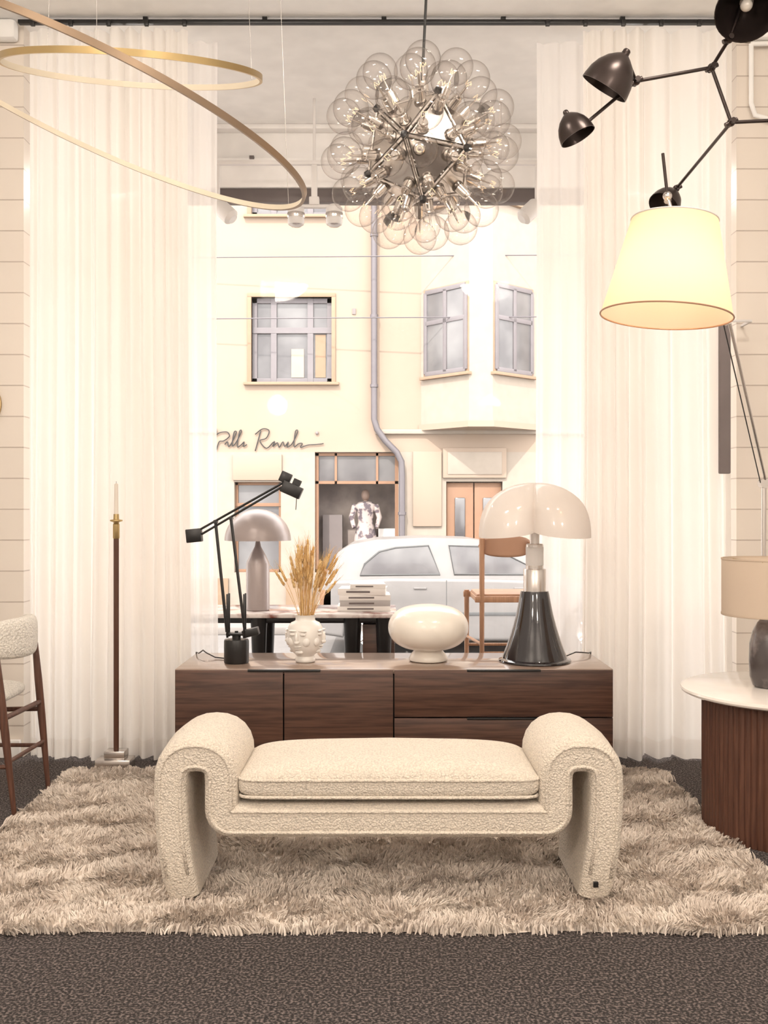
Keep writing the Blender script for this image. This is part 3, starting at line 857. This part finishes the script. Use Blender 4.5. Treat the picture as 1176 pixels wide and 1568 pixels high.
# ============================================================ ARC FLOOR LAMP
def floor_lamp():
    g = group("floor_lamp", (1.707, 4.42, 0)); s = M['steel']
    mb = MB().lathe([(0, 0), (.15, 0), (.152, .006), (.15, .018), (.02, .024), (0, .024)], (1.707, 4.42, 0), s, seg=48); mb.build("base", g)
    top = Vector((1.707, 4.40, 1.379)); hin = Vector((1.286, 3.68, 1.975)); up = Vector((1.115, 3.68, 2.36)); sh = Vector((1.012, 3.40, 2.275))
    mb = MB().cyl((1.707, 4.42, .02), top, .011, s)
    dv = Vector((.014, 0, .010))
    for a, b in ((top, hin), (hin, up)):
        mb.cyl(a+dv*.6, b+dv*.6, .0065, s); mb.cyl(a-dv*.9, b-dv*.9, .0025, M['black'], seg=6)
    for p in (top, hin, up):
        mb.cyl(p-Vector((0, .02, 0)), p+Vector((0, .02, 0)), .022, s)
    mb.cyl(up, sh, .005, s); mb.cyl((.984, 3.4, 2.347), (1.012, 3.40, 2.25), .006, s); mb.cyl((.968, 3.4, 2.495), (.984, 3.4, 2.347), .0055, M['bronze'])
    mb.ell((.984, 3.4, 2.347), (.016,)*3, s)
    mb.cyl(sh, (1.000, 3.4, 2.15), .009, s)
    for a in (0, 120, 240):
        t = math.radians(a); mb.cyl(sh, (1.008+.138*math.cos(t), 3.4+.138*math.sin(t), 2.255), .0022, s, seg=6)
    mb.build("arms", g)
    ax = Vector((.030, .0, .333)).normalized()
    ob = MB().lathe([(.223, 0), (.146, .334)], (.979, 3.40, 1.930), M['parch'], tuple(ax), 72, caps=False).build("shade", g, ang=60)
    mb = MB().tube([Vector((.979, 3.4, 1.930))+Vector((.223*math.cos(2*pi*k/64), .223*math.sin(2*pi*k/64), -.09*.223*math.cos(2*pi*k/64))) for k in range(64)], .003, M['tan'], 6, True)
    mb.tube([Vector((1.009, 3.4, 2.262))+Vector((.146*math.cos(2*pi*k/64), .146*math.sin(2*pi*k/64), -.09*.146*math.cos(2*pi*k/64))) for k in range(64)], .003, M['lightwhite'], 6, True)
    mb.build("shade_rims", g)
    MB().ell((.995, 3.4, 2.11), (.032, .032, .045), M['bulb']).build("bulb", g)
    l = bpy.data.lights.new("shade_light", 'POINT'); l.energy = 2.6; l.color = (1, .66, .36); l.shadow_soft_size = .06
    lo = bpy.data.objects.new("shade_light", l); COL.objects.link(lo); lo.parent = g; lo.location = Vector((.99, 3.4, 2.02))-g.location
floor_lamp()

# ============================================================ SIDE TABLE + LAMP
def side_table():
    cx, cy = 1.60, 3.86
    g = group("side_table", (cx, cy, 0))
    MB().lathe([(0, .532), (.400, .532), (.412, .538), (.415, .545), (.412, .553), (.402, .557), (0, .557)], (cx, cy, 0), M['marblew'], seg=96).build("marble_top", g)
    n = 84; vs = []; fs = []; seg = n*6
    for z in (.0, .02, .52, .532):
        for j in range(seg):
            a = 2*pi*j/seg; r = .326+.006*abs(math.sin(a*n/2))
            if z in (0,): r -= .002
            vs.append((cx+r*math.cos(a), cy+r*math.sin(a), z))
    for i in range(3):
        for j in range(seg):
            k = (j+1) % seg; fs.append((i*seg+j, i*seg+k, (i+1)*seg+k, (i+1)*seg+j))
    fs.append(tuple(reversed(range(seg))))
    MB().add(vs, fs, M['walnut_v']).build("fluted_drum", g, ang=60)
    lx, ly, z = 1.530, 3.88, .5575
    g2 = group("table_lamp", (lx, ly, z))
    MB().lathe([(0, 0), (.056, 0), (.066, .006), (.077, .04), (.080, .10), (.078, .17), (.066, .22), (.048, .255), (.036, .268), (.014, .272), (.012, .33), (0, .33)], (lx, ly, z), M['marbled'], seg=48).build("marble_base", g2, ang=50)
    MB().lathe([(.183, .285), (.183, .508)], (lx, ly, z), M['linen'], seg=72, caps=False).build("drum_shade", g2)
    mb = MB().lathe([(.183, .283), (.185, .285), (.185, .292), (.183, .292)], (lx, ly, z), M['linen'], seg=72, caps=False).lathe([(.183, .502), (.185, .504), (.185, .510), (.182, .510)], (lx, ly, z), M['linen'], seg=72, caps=False)
    mb.cyl((lx, ly, z+.32), (lx, ly, z+.50), .006, M['brass'])
    for a in (0, 120, 240):
        t = math.radians(a); mb.cyl((lx, ly, z+.49), (lx+.183*math.cos(t), ly+.183*math.sin(t), z+.50), .002, M['brass'], seg=6)
    mb.build("shade_fitter", g2)
side_table()

# ============================================================ CANDLE STAND
def candle():
    x, y = -1.307, 4.78
    g = group("candle_stand", (x, y, 0))
    MB().b2((x-.09, y-.055, .0), (x+.08, y+.055, .050), M['steel'], .004).b2((x-.05, y-.04, .05), (x+.05, y+.04, .09), M['steel'], .004).build("base", g)
    MB().cyl((x, y, .08), (x, y, 1.19), .013, M['leather']).lathe([(.014, 1.12), (.016, 1.125), (.016, 1.19), (.012, 1.195)], (x, y, 0), M['brass'], seg=20).build("stem", g)
    MB().lathe([(0, 1.19), (.012, 1.19), (.014, 1.20), (.03, 1.205), (.03, 1.212), (.014, 1.214), (.013, 1.24), (0, 1.24)], (x, y, 0), M['brass'], seg=24).build("cup", g)
    MB().lathe([(.0105, 1.235), (.009, 1.385), (.003, 1.39), (0, 1.39)], (x, y, 0), M['candle'], seg=16).cyl((x, y, 1.385), (x, y, 1.40), .001, M['black'], seg=5).build("candle", g)
candle()

# ============================================================ LEFT CHAIR (faces left)
def chair():
    g = group("dining_chair", (-1.78, 4.22, 0)); w = M['walnut_v']; mb = MB()
    f1, t1 = Vector((-1.525, 4.04, 0)), Vector((-1.60, 4.04, .66))
    f2, t2 = Vector((-1.515, 4.42, 0)), Vector((-1.575, 4.42, .66))
    for f, t in ((f1, t1), (f2, t2)): mb.tube([f, f.lerp(t, .5), f.lerp(t, .75), t], [.010, .017, .017, .013], w, 12)
    f3, t3 = Vector((-2.10, 4.04, 0)), Vector((-2.05, 4.04, .44)); f4, t4 = Vector((-2.10, 4.42, 0)), Vector((-2.05, 4.42, .44))
    for f, t in ((f3, t3), (f4, t4)): mb.tube([f, f.lerp(t, .6), t], [.010, .017, .015], w, 12)
    for a, b, s, e in ((f1, f2, t1, t2), (f3, f4, t3, t4)):
        mb.cyl(a.lerp(s, .60 if s is t1 else .85), b.lerp(e, .60 if s is t1 else .85), .011, w)
        mb.cyl(a.lerp(s, .33), b.lerp(e, .33), .009, w)
    mb.cyl(f1.lerp(t1, .55), f3.lerp(t3, .80), .011, w); mb.cyl(f2.lerp(t2, .55), f4.lerp(t4, .80), .011, w)
    mb.cyl(f1.lerp(t1, .30), f3.lerp(t3, .45), .009, w); mb.cyl(f2.lerp(t2, .30), f4.lerp(t4, .45), .009, w)
    mb.build("wood_frame", g)
    def sq(c, r, e1, e2, mat, name, bend=0.):
        sp = lambda q, e: math.copysign(abs(q)**e, q)
        vs = []; fs = []; nu, nv = 60, 24
        for i in range(nv+1):
            v = -pi/2+pi*i/nv
            for j in range(nu):
                u = 2*pi*j/nu; cz = sp(math.cos(v), e1)
                x = r[0]*cz*sp(math.cos(u), e2); y = r[1]*cz*sp(math.sin(u), e2); z = r[2]*sp(math.sin(v), e1)
                x -= bend*(y/r[1])**2
                vs.append((c[0]+x, c[1]+y, c[2]+z))
        for i in range(nv):
            for j in range(nu):
                k = (j+1) % nu; fs.append((i*nu+j, i*nu+k, (i+1)*nu+k, (i+1)*nu+j))
        MB().add(vs, fs, mat).build(name, g, ang=180)
    sq((-1.83, 4.23, .465), (.235, .235, .038), .7, .5, M['boucle2'], "seat")
    sq((-1.545, 4.23, .715), (.035, .245, .085), .6, .6, M['boucle2'], "backrest", .12)
chair()

# wall mirror & slim grey upright strip with bracket
solo("wall_mirror", MB().lathe([(.115, 0), (.125, .004), (.125, .02), (.112, .024)], (-2.075, 5.0, 1.80), M['brass'], (0, -1, 0), 48, caps=False)
     .lathe([(0, .012), (.114, .012)], (-2.075, 5.0, 1.80), M['mirror'], (0, -1, 0), 48, caps=False), (-2.075, 4.99, 1.80))
solo("grey_wall_strip", MB().box((1.69, 4.86, 1.83), (.055, .03, .78), M['greyp'], .006).box((1.76, 4.87, 2.20), (.14, .01, .012), M['lightwhite'], .001).box((1.825, 4.935, 2.20), (.012, .13, .012), M['lightwhite'], .001), (1.7, 4.85, 1.83))

# ============================================================ OUTSIDE
GZ = -.56
solo("street_ground", MB().b2((-14, 6.5, GZ-.1), (14, 17.3, GZ), M['asphalt']))
solo("sidewalk", MB().b2((-14, 14.4, GZ), (14, 16.1, GZ+.12), M['pave'], .02).b2((-14, 6.52, GZ), (14, 9.2, GZ+.12), M['pave'], .02))
FY = 17.0; FT = 8.6
def facade():
    g = group("street_building", (0, FY, GZ))
    holes = [(-2.30, -.91, 3.50, 4.98), (-2.30, -.91, 6.40, 7.9), (-1.20, .25, .2, 2.29), (-2.60, -1.79, .2, 1.77), (1.08, 2.06, GZ+.1, 1.78), (-5.6, -4.2, 3.5, 4.98), (-5.4, -3.6, .2, 2.2), (4.6, 6.0, 3.5, 4.98)]
    xs = sorted(set([-14, 14]+[h[0] for h in holes]+[h[1] for h in holes])); zs = sorted(set([GZ, FT]+[h[2] for h in holes]+[h[3] for h in holes]))
    mb = MB()
    for j in range(len(zs)-1):
        run = None
        for i in range(len(xs)):
            solid = False
            if i < len(xs)-1:
                mx, mz = (xs[i]+xs[i+1])/2, (zs[j]+zs[j+1])/2
                solid = not any(h[0] < mx < h[1] and h[2] < mz < h[3] for h in holes)
            if solid and run is None: run = xs[i]
            if not solid and run is not None:
                mb.b2((run, FY, zs[j]), (xs[i], FY+.3, zs[j+1]), M['fac'] if zs[j] > 2.2 else M['facw']); run = None
    mb.build("wall_render", g, flat=True)
    mb = MB()
    mb.b2((-14, FY-.06, 2.62), (-2.9, FY+.01, 2.70), M['facw'], .01).b2((-.15, FY-.08, 2.60), (14, FY+.01, 2.68), M['facw'], .01)
    mb.b2((-14, FY-.04, GZ), (-2.7, FY+.01, .1), M['trimf']).b2((-1.7, FY-.04, GZ), (-1.25, FY+.01, .1), M['trimf'])
    for x0, x1, z0, z1 in ((-2.30, -.91, 3.50, 4.98), (-2.30, -.91, 6.40, 7.9)):
        t = .07
        mb.b2((x0-t, FY-.03, z0), (x0, FY+.1, z1), M['trimf'], .006).b2((x1, FY-.03, z0), (x1+t, FY+.1, z1), M['trimf'], .006)
        mb.b2((x0-t, FY-.03, z1), (x1+t, FY+.1, z1+t), M['trimf'], .006).b2((x0-t-.06, FY-.09, z0-.05), (x1+t+.06, FY+.1, z0), M['trimf'], .006)
    mb.b2((.50, FY-.05, 1.0), (1.0, FY+.01, 2.3), M['fac'], .01).b2((1.02, FY-.06, 1.84), (2.12, FY+.02, 2.36), M['fac'], .01).b2((1.10, FY-.075, 1.90), (2.04, FY-.05, 2.29), M['facw'], .01)
    mb.b2((-2.62, FY-.05, 1.80), (-1.77, FY+.02, 2.25), M['fac'], .01)
    mb.b2((-.55, FY-.02, 4.68), (-.49, FY+.01, 4.78), M['frame'])
    mb.build("mouldings", g)
    def win(mb, x0, x1, z0, z1, y, fm, cols, trans, t=.05):
        mb.b2((x0, y+.04, z0), (x1, y+.05, z1), M['wing'])
        for a in (x0, x1-t): mb.b2((a, y, z0), (a+t, y+.06, z1), fm, .004)
        for a in (z0, z1-t): mb.b2((x0, y, a), (x1, y+.06, a+t), fm, .004)
        for c in cols: mb.b2((x0+(x1-x0)*c-t*.6, y-.01, z0), (x0+(x1-x0)*c+t*.6, y+.06, z1), fm, .004)
        for c in trans: mb.b2((x0, y-.015, z0+(z1-z0)*c-t*.6), (x1, y+.06, z0+(z1-z0)*c+t*.6), fm, .004)
    mb = MB()
    for z0, z1 in ((3.50, 4.98), (6.40, 7.9)): win(mb, -2.30, -.91, z0, z1, FY+.10, M['winf'], (.27, .73), (.62,), .085)
    win(mb, -5.6, -4.2, 3.5, 4.98, FY+.1, M['winf'], (.5,), (.62,)); win(mb, 4.6, 6.0, 3.5, 4.98, FY+.1, M['winf'], (.5,), (.62,))
    mb.b2((-1.62, FY+.12, 3.6), (-1.4, FY+.135, 4.1), M['facw']); mb.b2((-1.2, FY+.12, 3.6), (-1.02, FY+.135, 4.35), M['trimf'])
    win(mb, -2.60, -1.79, .2, 1.77, FY+.12, M['orange'], (), (.75,))
    win(mb, -5.4, -3.6, .2, 2.2, FY+.12, M['orange'], (.5,), (.75,))
    mb.build("windows", g, flat=True)
    mb = MB(); x0, x1, z0, z1 = -1.20, .25, .2, 2.29; o = M['orange']
    for a in (x0, x1-.06): mb.b2((a, FY+.08, z0), (a+.06, FY+.15, z1), o)
    for a in (z0, z1-.06, 1.74): mb.b2((x0, FY+.08, a), (x1, FY+.15, a+.05), o)
    for a in (-.86, -.14): mb.b2((a, FY+.08, 1.74), (a+.04, FY+.15, z1), o)
    mb.b2((x0, FY+.12, 1.78), (x1, FY+.13, z1), M['wing'])
    mb.b2((-3.0, FY+.9, GZ), (3.0, FY+1.0, 2.5), M['inner']).b2((-3, FY+.3, .0), (3, FY+.9, .05), M['inner']).b2((-3, FY+.3, 2.5), (3, FY+1.0, 2.6), M['inner'])
    mb.b2((-1.1, FY+.6, .05), (-.75, FY+.85, 1.2), M['frame']).b2((-.1, FY+.6, .05), (.2, FY+.85, .95), M['paper'])
    mb.build("shop_window", g, flat=True)
    mb = MB()
    for a, b in ((1.09, 1.56), (1.58, 2.05)):
        mb.b2((a, FY+.10, GZ+.12), (b, FY+.15, 1.76), M['orange'], .006)
        mb.b2(((a+b)/2-.09, FY+.075, .75), ((a+b)/2+.09, FY+.1, 1.5), M['wing'], .02)
        mb.b2((a+.08, FY+.085, -.25), (b-.08, FY+.1, .5), M['orange'], .01)
    mb.build("double_door", g)
    by = FY-.8; p = [(.646, FY), (1.404, by), (1.80, by), (2.70, FY)]
    mb = MB(); vs = [(x, y, z) for z in (2.71, FT) for x, y in p]
    mb.add(vs, [(0, 1, 5, 4), (1, 2, 6, 5), (2, 3, 7, 6), (3, 2, 1, 0)], M['facw'])
    vs = [(x+(0), y-.03, z) for z in (2.66, 2.76) for x, y in [(.60, FY), (1.39, by-.02), (1.815, by-.02), (2.75, FY)]]
    mb.add(vs, [(0, 1, 5, 4), (1, 2, 6, 5), (2, 3, 7, 6), (3, 2, 1, 0), (4, 5, 6, 7)], M['fac'])
    mb.build("bay_wall", g, flat=True)
    def obl(mb, a, b, u0, u1, z0, z1):
        a = Vector((a[0], a[1], 0)); b = Vector((b[0], b[1], 0)); d = (b-a).normalized(); L = (b-a).length; nn = Vector((d.y, -d.x, 0))
        if nn.y > 0: nn = -nn
        R = Matrix((d, -nn, Vector((0, 0, 1)))).transposed(); c0 = a+d*(L*(u0+u1)/2); w = L*(u1-u0); zc = (z0+z1)/2; h = z1-z0
        B = lambda dx, dz, sx, sy, sz, m, off: mb.box(c0+d*dx+nn*off+Vector((0, 0, zc+dz)), (sx, sy, sz), m, .003, R)
        B(0, 0, w+.12, .03, h+.12, M['trimf'], .0); B(0, 0, w, .03, h, M['wing'], .012)
        for dx in (-w/2, 0, w/2): B(dx, 0, .075, .05, h, M['winf'], .02)
        for dz in (-h/2, h*.12, h/2): B(0, dz, w, .05, .075, M['winf'], .02)
        B(0, -h/2-.07, w+.2, .10, .05, M['trimf'], .03)
    mb = MB()
    for z0, z1 in ((3.62, 5.02), (6.5, 7.9)):
        obl(mb, p[0], p[1], .12, .95, z0, z1); obl(mb, p[2], p[3], .06, .80, z0, z1)
    mb.build("bay_windows", g)
    mb = MB(); mb.tube([(-.17, FY-.12, FT), (-.17, FY-.12, 2.85), (-.12, FY-.12, 2.68), (.02, FY-.12, 2.48), (.22, FY-.12, 2.28), (.30, FY-.12, 2.12), (.31, FY-.12, 1.9), (.31, FY-.12, GZ+.12)], .055, M['pipe'], 14)
    for z in (3.4, 4.6, 6.0, 1.2): mb.lathe([(.07, 0), (.07, .05)], (-.17 if z > 3 else .31, FY-.12, z), M['pipe'], seg=14)
    mb.build("drainpipe", g, ang=60)
    MB().cyl((-9, 16.9, 5.6), (9, 16.1, 5.52), .010, M['pipe'], seg=6).cyl((-9, 16.9, 4.55), (9, 16.1, 4.5), .010, M['pipe'], seg=6).build("overhead_wires", g)
    # mannequin stands inside the shop window
    x, y, z = -.33, FY+.48, .05
    mb = MB(); mb.ell((x, y, z+1.50), (.075, .09, .105), M['skin']); mb.cyl((x, y, z+1.33), (x, y, z+1.44), .04, M['skin'])
    mb.lathe([(.12, 0), (.12, .02), (.02, .03), (.02, .3)], (x, y, z), M['frame'])
    for s in (-1, 1): mb.cyl((x+s*.07, y, z+.05), (x+s*.07, y, z+.5), .035, M['skin'], .05)
    mb.lathe([(.22, .42), (.24, .45), (.19, .80), (.13, 1.02), (.15, 1.2), (.19, 1.32), (.12, 1.38), (.05, 1.39)], (x, y, z), M['dress'], sc=(1, .6))
    for s in (-1, 1): mb.tube([(x+s*.18, y, z+1.33), (x+s*.25, y-.02, z+1.1), (x+s*.20, y-.12, z+.92)], [.06, .05, .035], M['dress'])
    mb.build("shop_mannequin", g, ang=60)
facade()
# handwritten shop sign
def sign():
    S = [[(0, .30), (.10, .36), (.25, .37), (.30, .28), (.18, .18), (.08, .16), (.02, -.02)],
         [(.20, .10), (.26, .16), (.28, .06), (.34, .12), (.45, .36), (.40, .36), (.36, .08), (.44, .14), (.56, .38), (.52, .38), (.47, .06), (.56, .10), (.62, .16), (.60, .06), (.68, .10)],
         [(.98, .40), (.92, .18), (.86, -.04)], [(.86, .32), (1.02, .44), (1.16, .40), (1.10, .24), (.96, .18), (1.10, .02), (1.24, .14), (1.28, .16), (1.24, .06), (1.34, .14), (1.38, .04), (1.46, .16), (1.50, .06), (1.58, .16), (1.55, .05), (1.66, .12), (1.78, .38), (1.73, .38), (1.70, .06), (1.80, .12), (1.88, .12), (1.84, .04), (2.0, .09), (2.16, .10), (2.34, .12)]]
    mb = MB()
    for st in S:
        P = []
        n = len(st)
        for i in range(n-1):
            p0 = st[max(i-1, 0)]; p1 = st[i]; p2 = st[i+1]; p3 = st[min(i+2, n-1)]
            for k in range(5):
                t = k/5
                P.append([.5*((2*p1[a])+(-p0[a]+p2[a])*t+(2*p0[a]-5*p1[a]+4*p2[a]-p3[a])*t*t+(-p0[a]+3*p1[a]-3*p2[a]+p3[a])*t**3) for a in (0, 1)])
        P.append(st[-1])
        mb.tube([(-2.92+p[0]*.80, FY-.03, 2.34+p[1]*.80) for p in P], .010, M['black'], 6)
    mb.ell((-1.16, FY-.03, 2.62), (.03, .02, .03), M['frame'])
    solo("shop_sign", mb, (-2.1, FY-.05, 2.4), ang=180)
sign()

def car():
    X, Y0, W = -.80, 12.2, 1.72
    g = group("car", (X+2.1, Y0+W/2, GZ))
    body = [(.02, .28), (-.01, .50), (.0, .72), (.05, .95), (.9, .99), (2.0, .98), (3.0, .95), (3.35, .90), (3.9, .78), (4.12, .62), (4.18, .45), (4.12, .25), (3.80, .22)]
    arch = lambda cx: [(cx+.36*math.cos(a), .30+.36*math.sin(a)) for a in [pi*k/12 for k in range(13)]]
    poly = body+[p for p in arch(3.40)]+[(3.0, .20), (1.05, .20)]+[p for p in arch(.66)]+[(.29, .24)]
    def extr(poly, ya, yb, mat, bev):
        bm = bmesh.new()
        v = [bm.verts.new((X+p[0], ya, GZ+p[1])) for p in poly]; f = bm.faces.new(v)
        r = bmesh.ops.extrude_face_region(bm, geom=[f]); ve = [e for e in r['geom'] if isinstance(e, bmesh.types.BMVert)]
        for q in ve: q.co.y = yb
        bmesh.ops.recalc_face_normals(bm, faces=bm.faces[:])
        if bev:
            ed = [e for e in bm.edges if abs(e.verts[0].co.y-e.verts[1].co.y) < 1e-6]
            bmesh.ops.bevel(bm, geom=ed, offset=bev, segments=4, affect='EDGES', profile=.5, clamp_overlap=True)
        bm.verts.index_update(); vs = [q.co.copy() for q in bm.verts]; fs = [tuple(a.index for a in f.verts) for f in bm.faces]; bm.free()
        return vs, fs
    mb = MB(); mb.add(*extr(poly, Y0, Y0+W, None, .05), M['carp'])
    roof = [(.04, .93), (.10, 1.10), (.22, 1.30), (.38, 1.40), (.70, 1.46), (1.30, 1.485), (1.9, 1.47), (2.30, 1.40), (2.75, 1.18), (3.2, .94)]
    n = len(roof); vs = []; fs = []
    for side, sg in ((Y0, 1), (Y0+W, -1)):
        for x, z in roof: vs.append((X+x, side+sg*(.03+.30*(z-.93)), GZ+z))
    for i in range(n-1): fs.append((i, i+1, n+i+1, n+i))
    fs.append(tuple(range(n))); fs.append(tuple(range(2*n-1, n-1, -1)))
    mb.add(vs, fs, M['carp'])
    mb.build("body", g, ang=35)
    yy = lambda z: Y0+.03+.30*(z-.93)-.006
    mb = MB()
    for P in ([(.50, 1.02), (.56, 1.16), (.74, 1.31), (.95, 1.36), (1.36, 1.385), (1.50, 1.03)], [(1.68, 1.03), (1.62, 1.385), (2.0, 1.375), (2.35, 1.27), (2.80, 1.03)]):
        mb.add([(X+x, yy(z), GZ+z) for x, z in P], [tuple(range(len(P)))], M['carg'])
        mb.tube([(X+x, yy(z), GZ+z) for x, z in P], .012, M['plastic'], 6, True)
    mb.build("side_windows", g)
    mb = MB()
    for cx in (.66, 3.40):
        for y, s in ((Y0+.02, -1), (Y0+W-.02, 1)):
            mb.lathe([(.20, -.02), (.29, -.02), (.315, .01), (.315, .17), (.29, .20), (.2, .2)], (X+cx, y, GZ+.315), M['rubber'], (0, 1 if s < 0 else -1, 0), 36, caps=False)
            mb.lathe([(0, .0), (.05, .0), (.06, .03), (.18, .01), (.205, -.015), (.205, .06), (0, .07)], (X+cx, y, GZ+.315), M['steel'], (0, 1 if s < 0 else -1, 0), 36)
            for k in range(5):
                a = 2*pi*k/5; d = -1 if s < 0 else 1
                mb.tube([(X+cx+.04*math.cos(a), y+d*.005, GZ+.315+.04*math.sin(a)), (X+cx+.19*math.cos(a), y+d*.008, GZ+.315+.19*math.sin(a))], .022, M['steel'], 6)
    mb.build("wheels", g)
    mb = MB().box((X+1.25, Y0-.006, GZ+.86), (.16, .02, .025), M['carp'], .006).box((X+2.5, Y0-.006, GZ+.86), (.16, .02, .025), M['carp'], .006)
    mb.b2((X+1.575, Y0-.002, GZ+.30), (X+1.583, Y0+.01, GZ+.96), M['plastic']).b2((X+.0, Y0+.0, GZ+.62), (X+.14, Y0+.02, GZ+.84), M['orange'], .004)
    mb.box((X+2.75, Y0-.10, GZ+1.02), (.12, .14, .10), M['carp'], .03).b2((X+.4, Y0-.008, GZ+.52), (X+3.9, Y0+.01, GZ+.56), M['plastic'], .002)
    mb.build("trim", g)
car()

# ============================================================ LIGHTS
def aim(o, tgt): o.rotation_euler = (Vector(tgt)-o.location).to_track_quat('-Z', 'Y').to_euler()
s = bpy.data.lights.new("sun", 'SUN'); s.energy = 5.0; s.color = (1, .94, .87); s.angle = .02
so = bpy.data.objects.new("sun", s); COL.objects.link(so); so.location = (-6, -10, 20); aim(so, (0, 10, 0))
w = bpy.data.worlds.new("World"); SC.world = w; w.use_nodes = True
bg = w.node_tree.nodes["Background"]; bg.inputs[0].default_value = (1, .97, .94, 1); bg.inputs[1].default_value = 6.2
p = bpy.data.lights.new("window_portal", 'AREA'); p.shape = 'RECTANGLE'; p.size = 4.6; p.size_y = 3.1
p.cycles.is_portal = True
po = bpy.data.objects.new("window_portal", p); COL.objects.link(po); po.location = (0, 6.5, 1.72); po.rotation_euler = (-pi/2, 0, 0)
# added fill lights, all out of view: pendants behind the viewer, ceiling disks ahead
for i, (x, y) in enumerate(((-1.5, -.9), (1.5, -.9))):
    g = group("unseen_fill_pendant", (x, y, 2.75))
    MB().cyl((x, y, 2.90), (x, y, CZ), .004, M['black'], seg=8).lathe([(.05, 0), (.05, .02), (0, .02)], (x, y, CZ-.022), M['black']).lathe([(.02, .14), (.02, .20), (.0, .21)], (x, y, 2.75), M['brass']).build("cord", g)
    l = bpy.data.lights.new("lamp", 'POINT'); l.energy = 112; l.color = (1, .89, .78); l.shadow_soft_size = .13
    lo = bpy.data.objects.new("lamp", l); COL.objects.link(lo); lo.parent = g
for i, (x, y) in enumerate(((-1.1, 2.4), (1.1, 2.4))):
    g = group("unseen_fill_disk", (x, y, CZ-.05))  # added fixture above the frame, fills bench top and rug
    MB().lathe([(0, 0), (.30, 0), (.31, .01), (.31, .05), (0, .05)], (x, y, CZ-.051), M['lightwhite']).build("housing", g)
    l = bpy.data.lights.new("lamp", 'AREA'); l.shape = 'DISK'; l.size = .58; l.energy = 52; l.color = (1, .90, .79)
    lo = bpy.data.objects.new("lamp", l); COL.objects.link(lo); lo.parent = g; lo.location = (0, 0, -.015)
    lo.rotation_euler = Vector((-.15*x, .45, -1)).to_track_quat('-Z', 'Y').to_euler()

# ============================================================ CAMERA
cd = bpy.data.cameras.new("camera"); cam = bpy.data.objects.new("camera", cd); COL.objects.link(cam)
cam.location = (0, 0, 1.25); cam.rotation_euler = (pi/2, 0, 0)
cd.sensor_fit = 'HORIZONTAL'; cd.sensor_width = 24; cd.lens = 30.6; cd.clip_end = 200
SC.camera = cam
SC.view_settings.view_transform = 'Standard'
SC.view_settings.look = 'None'
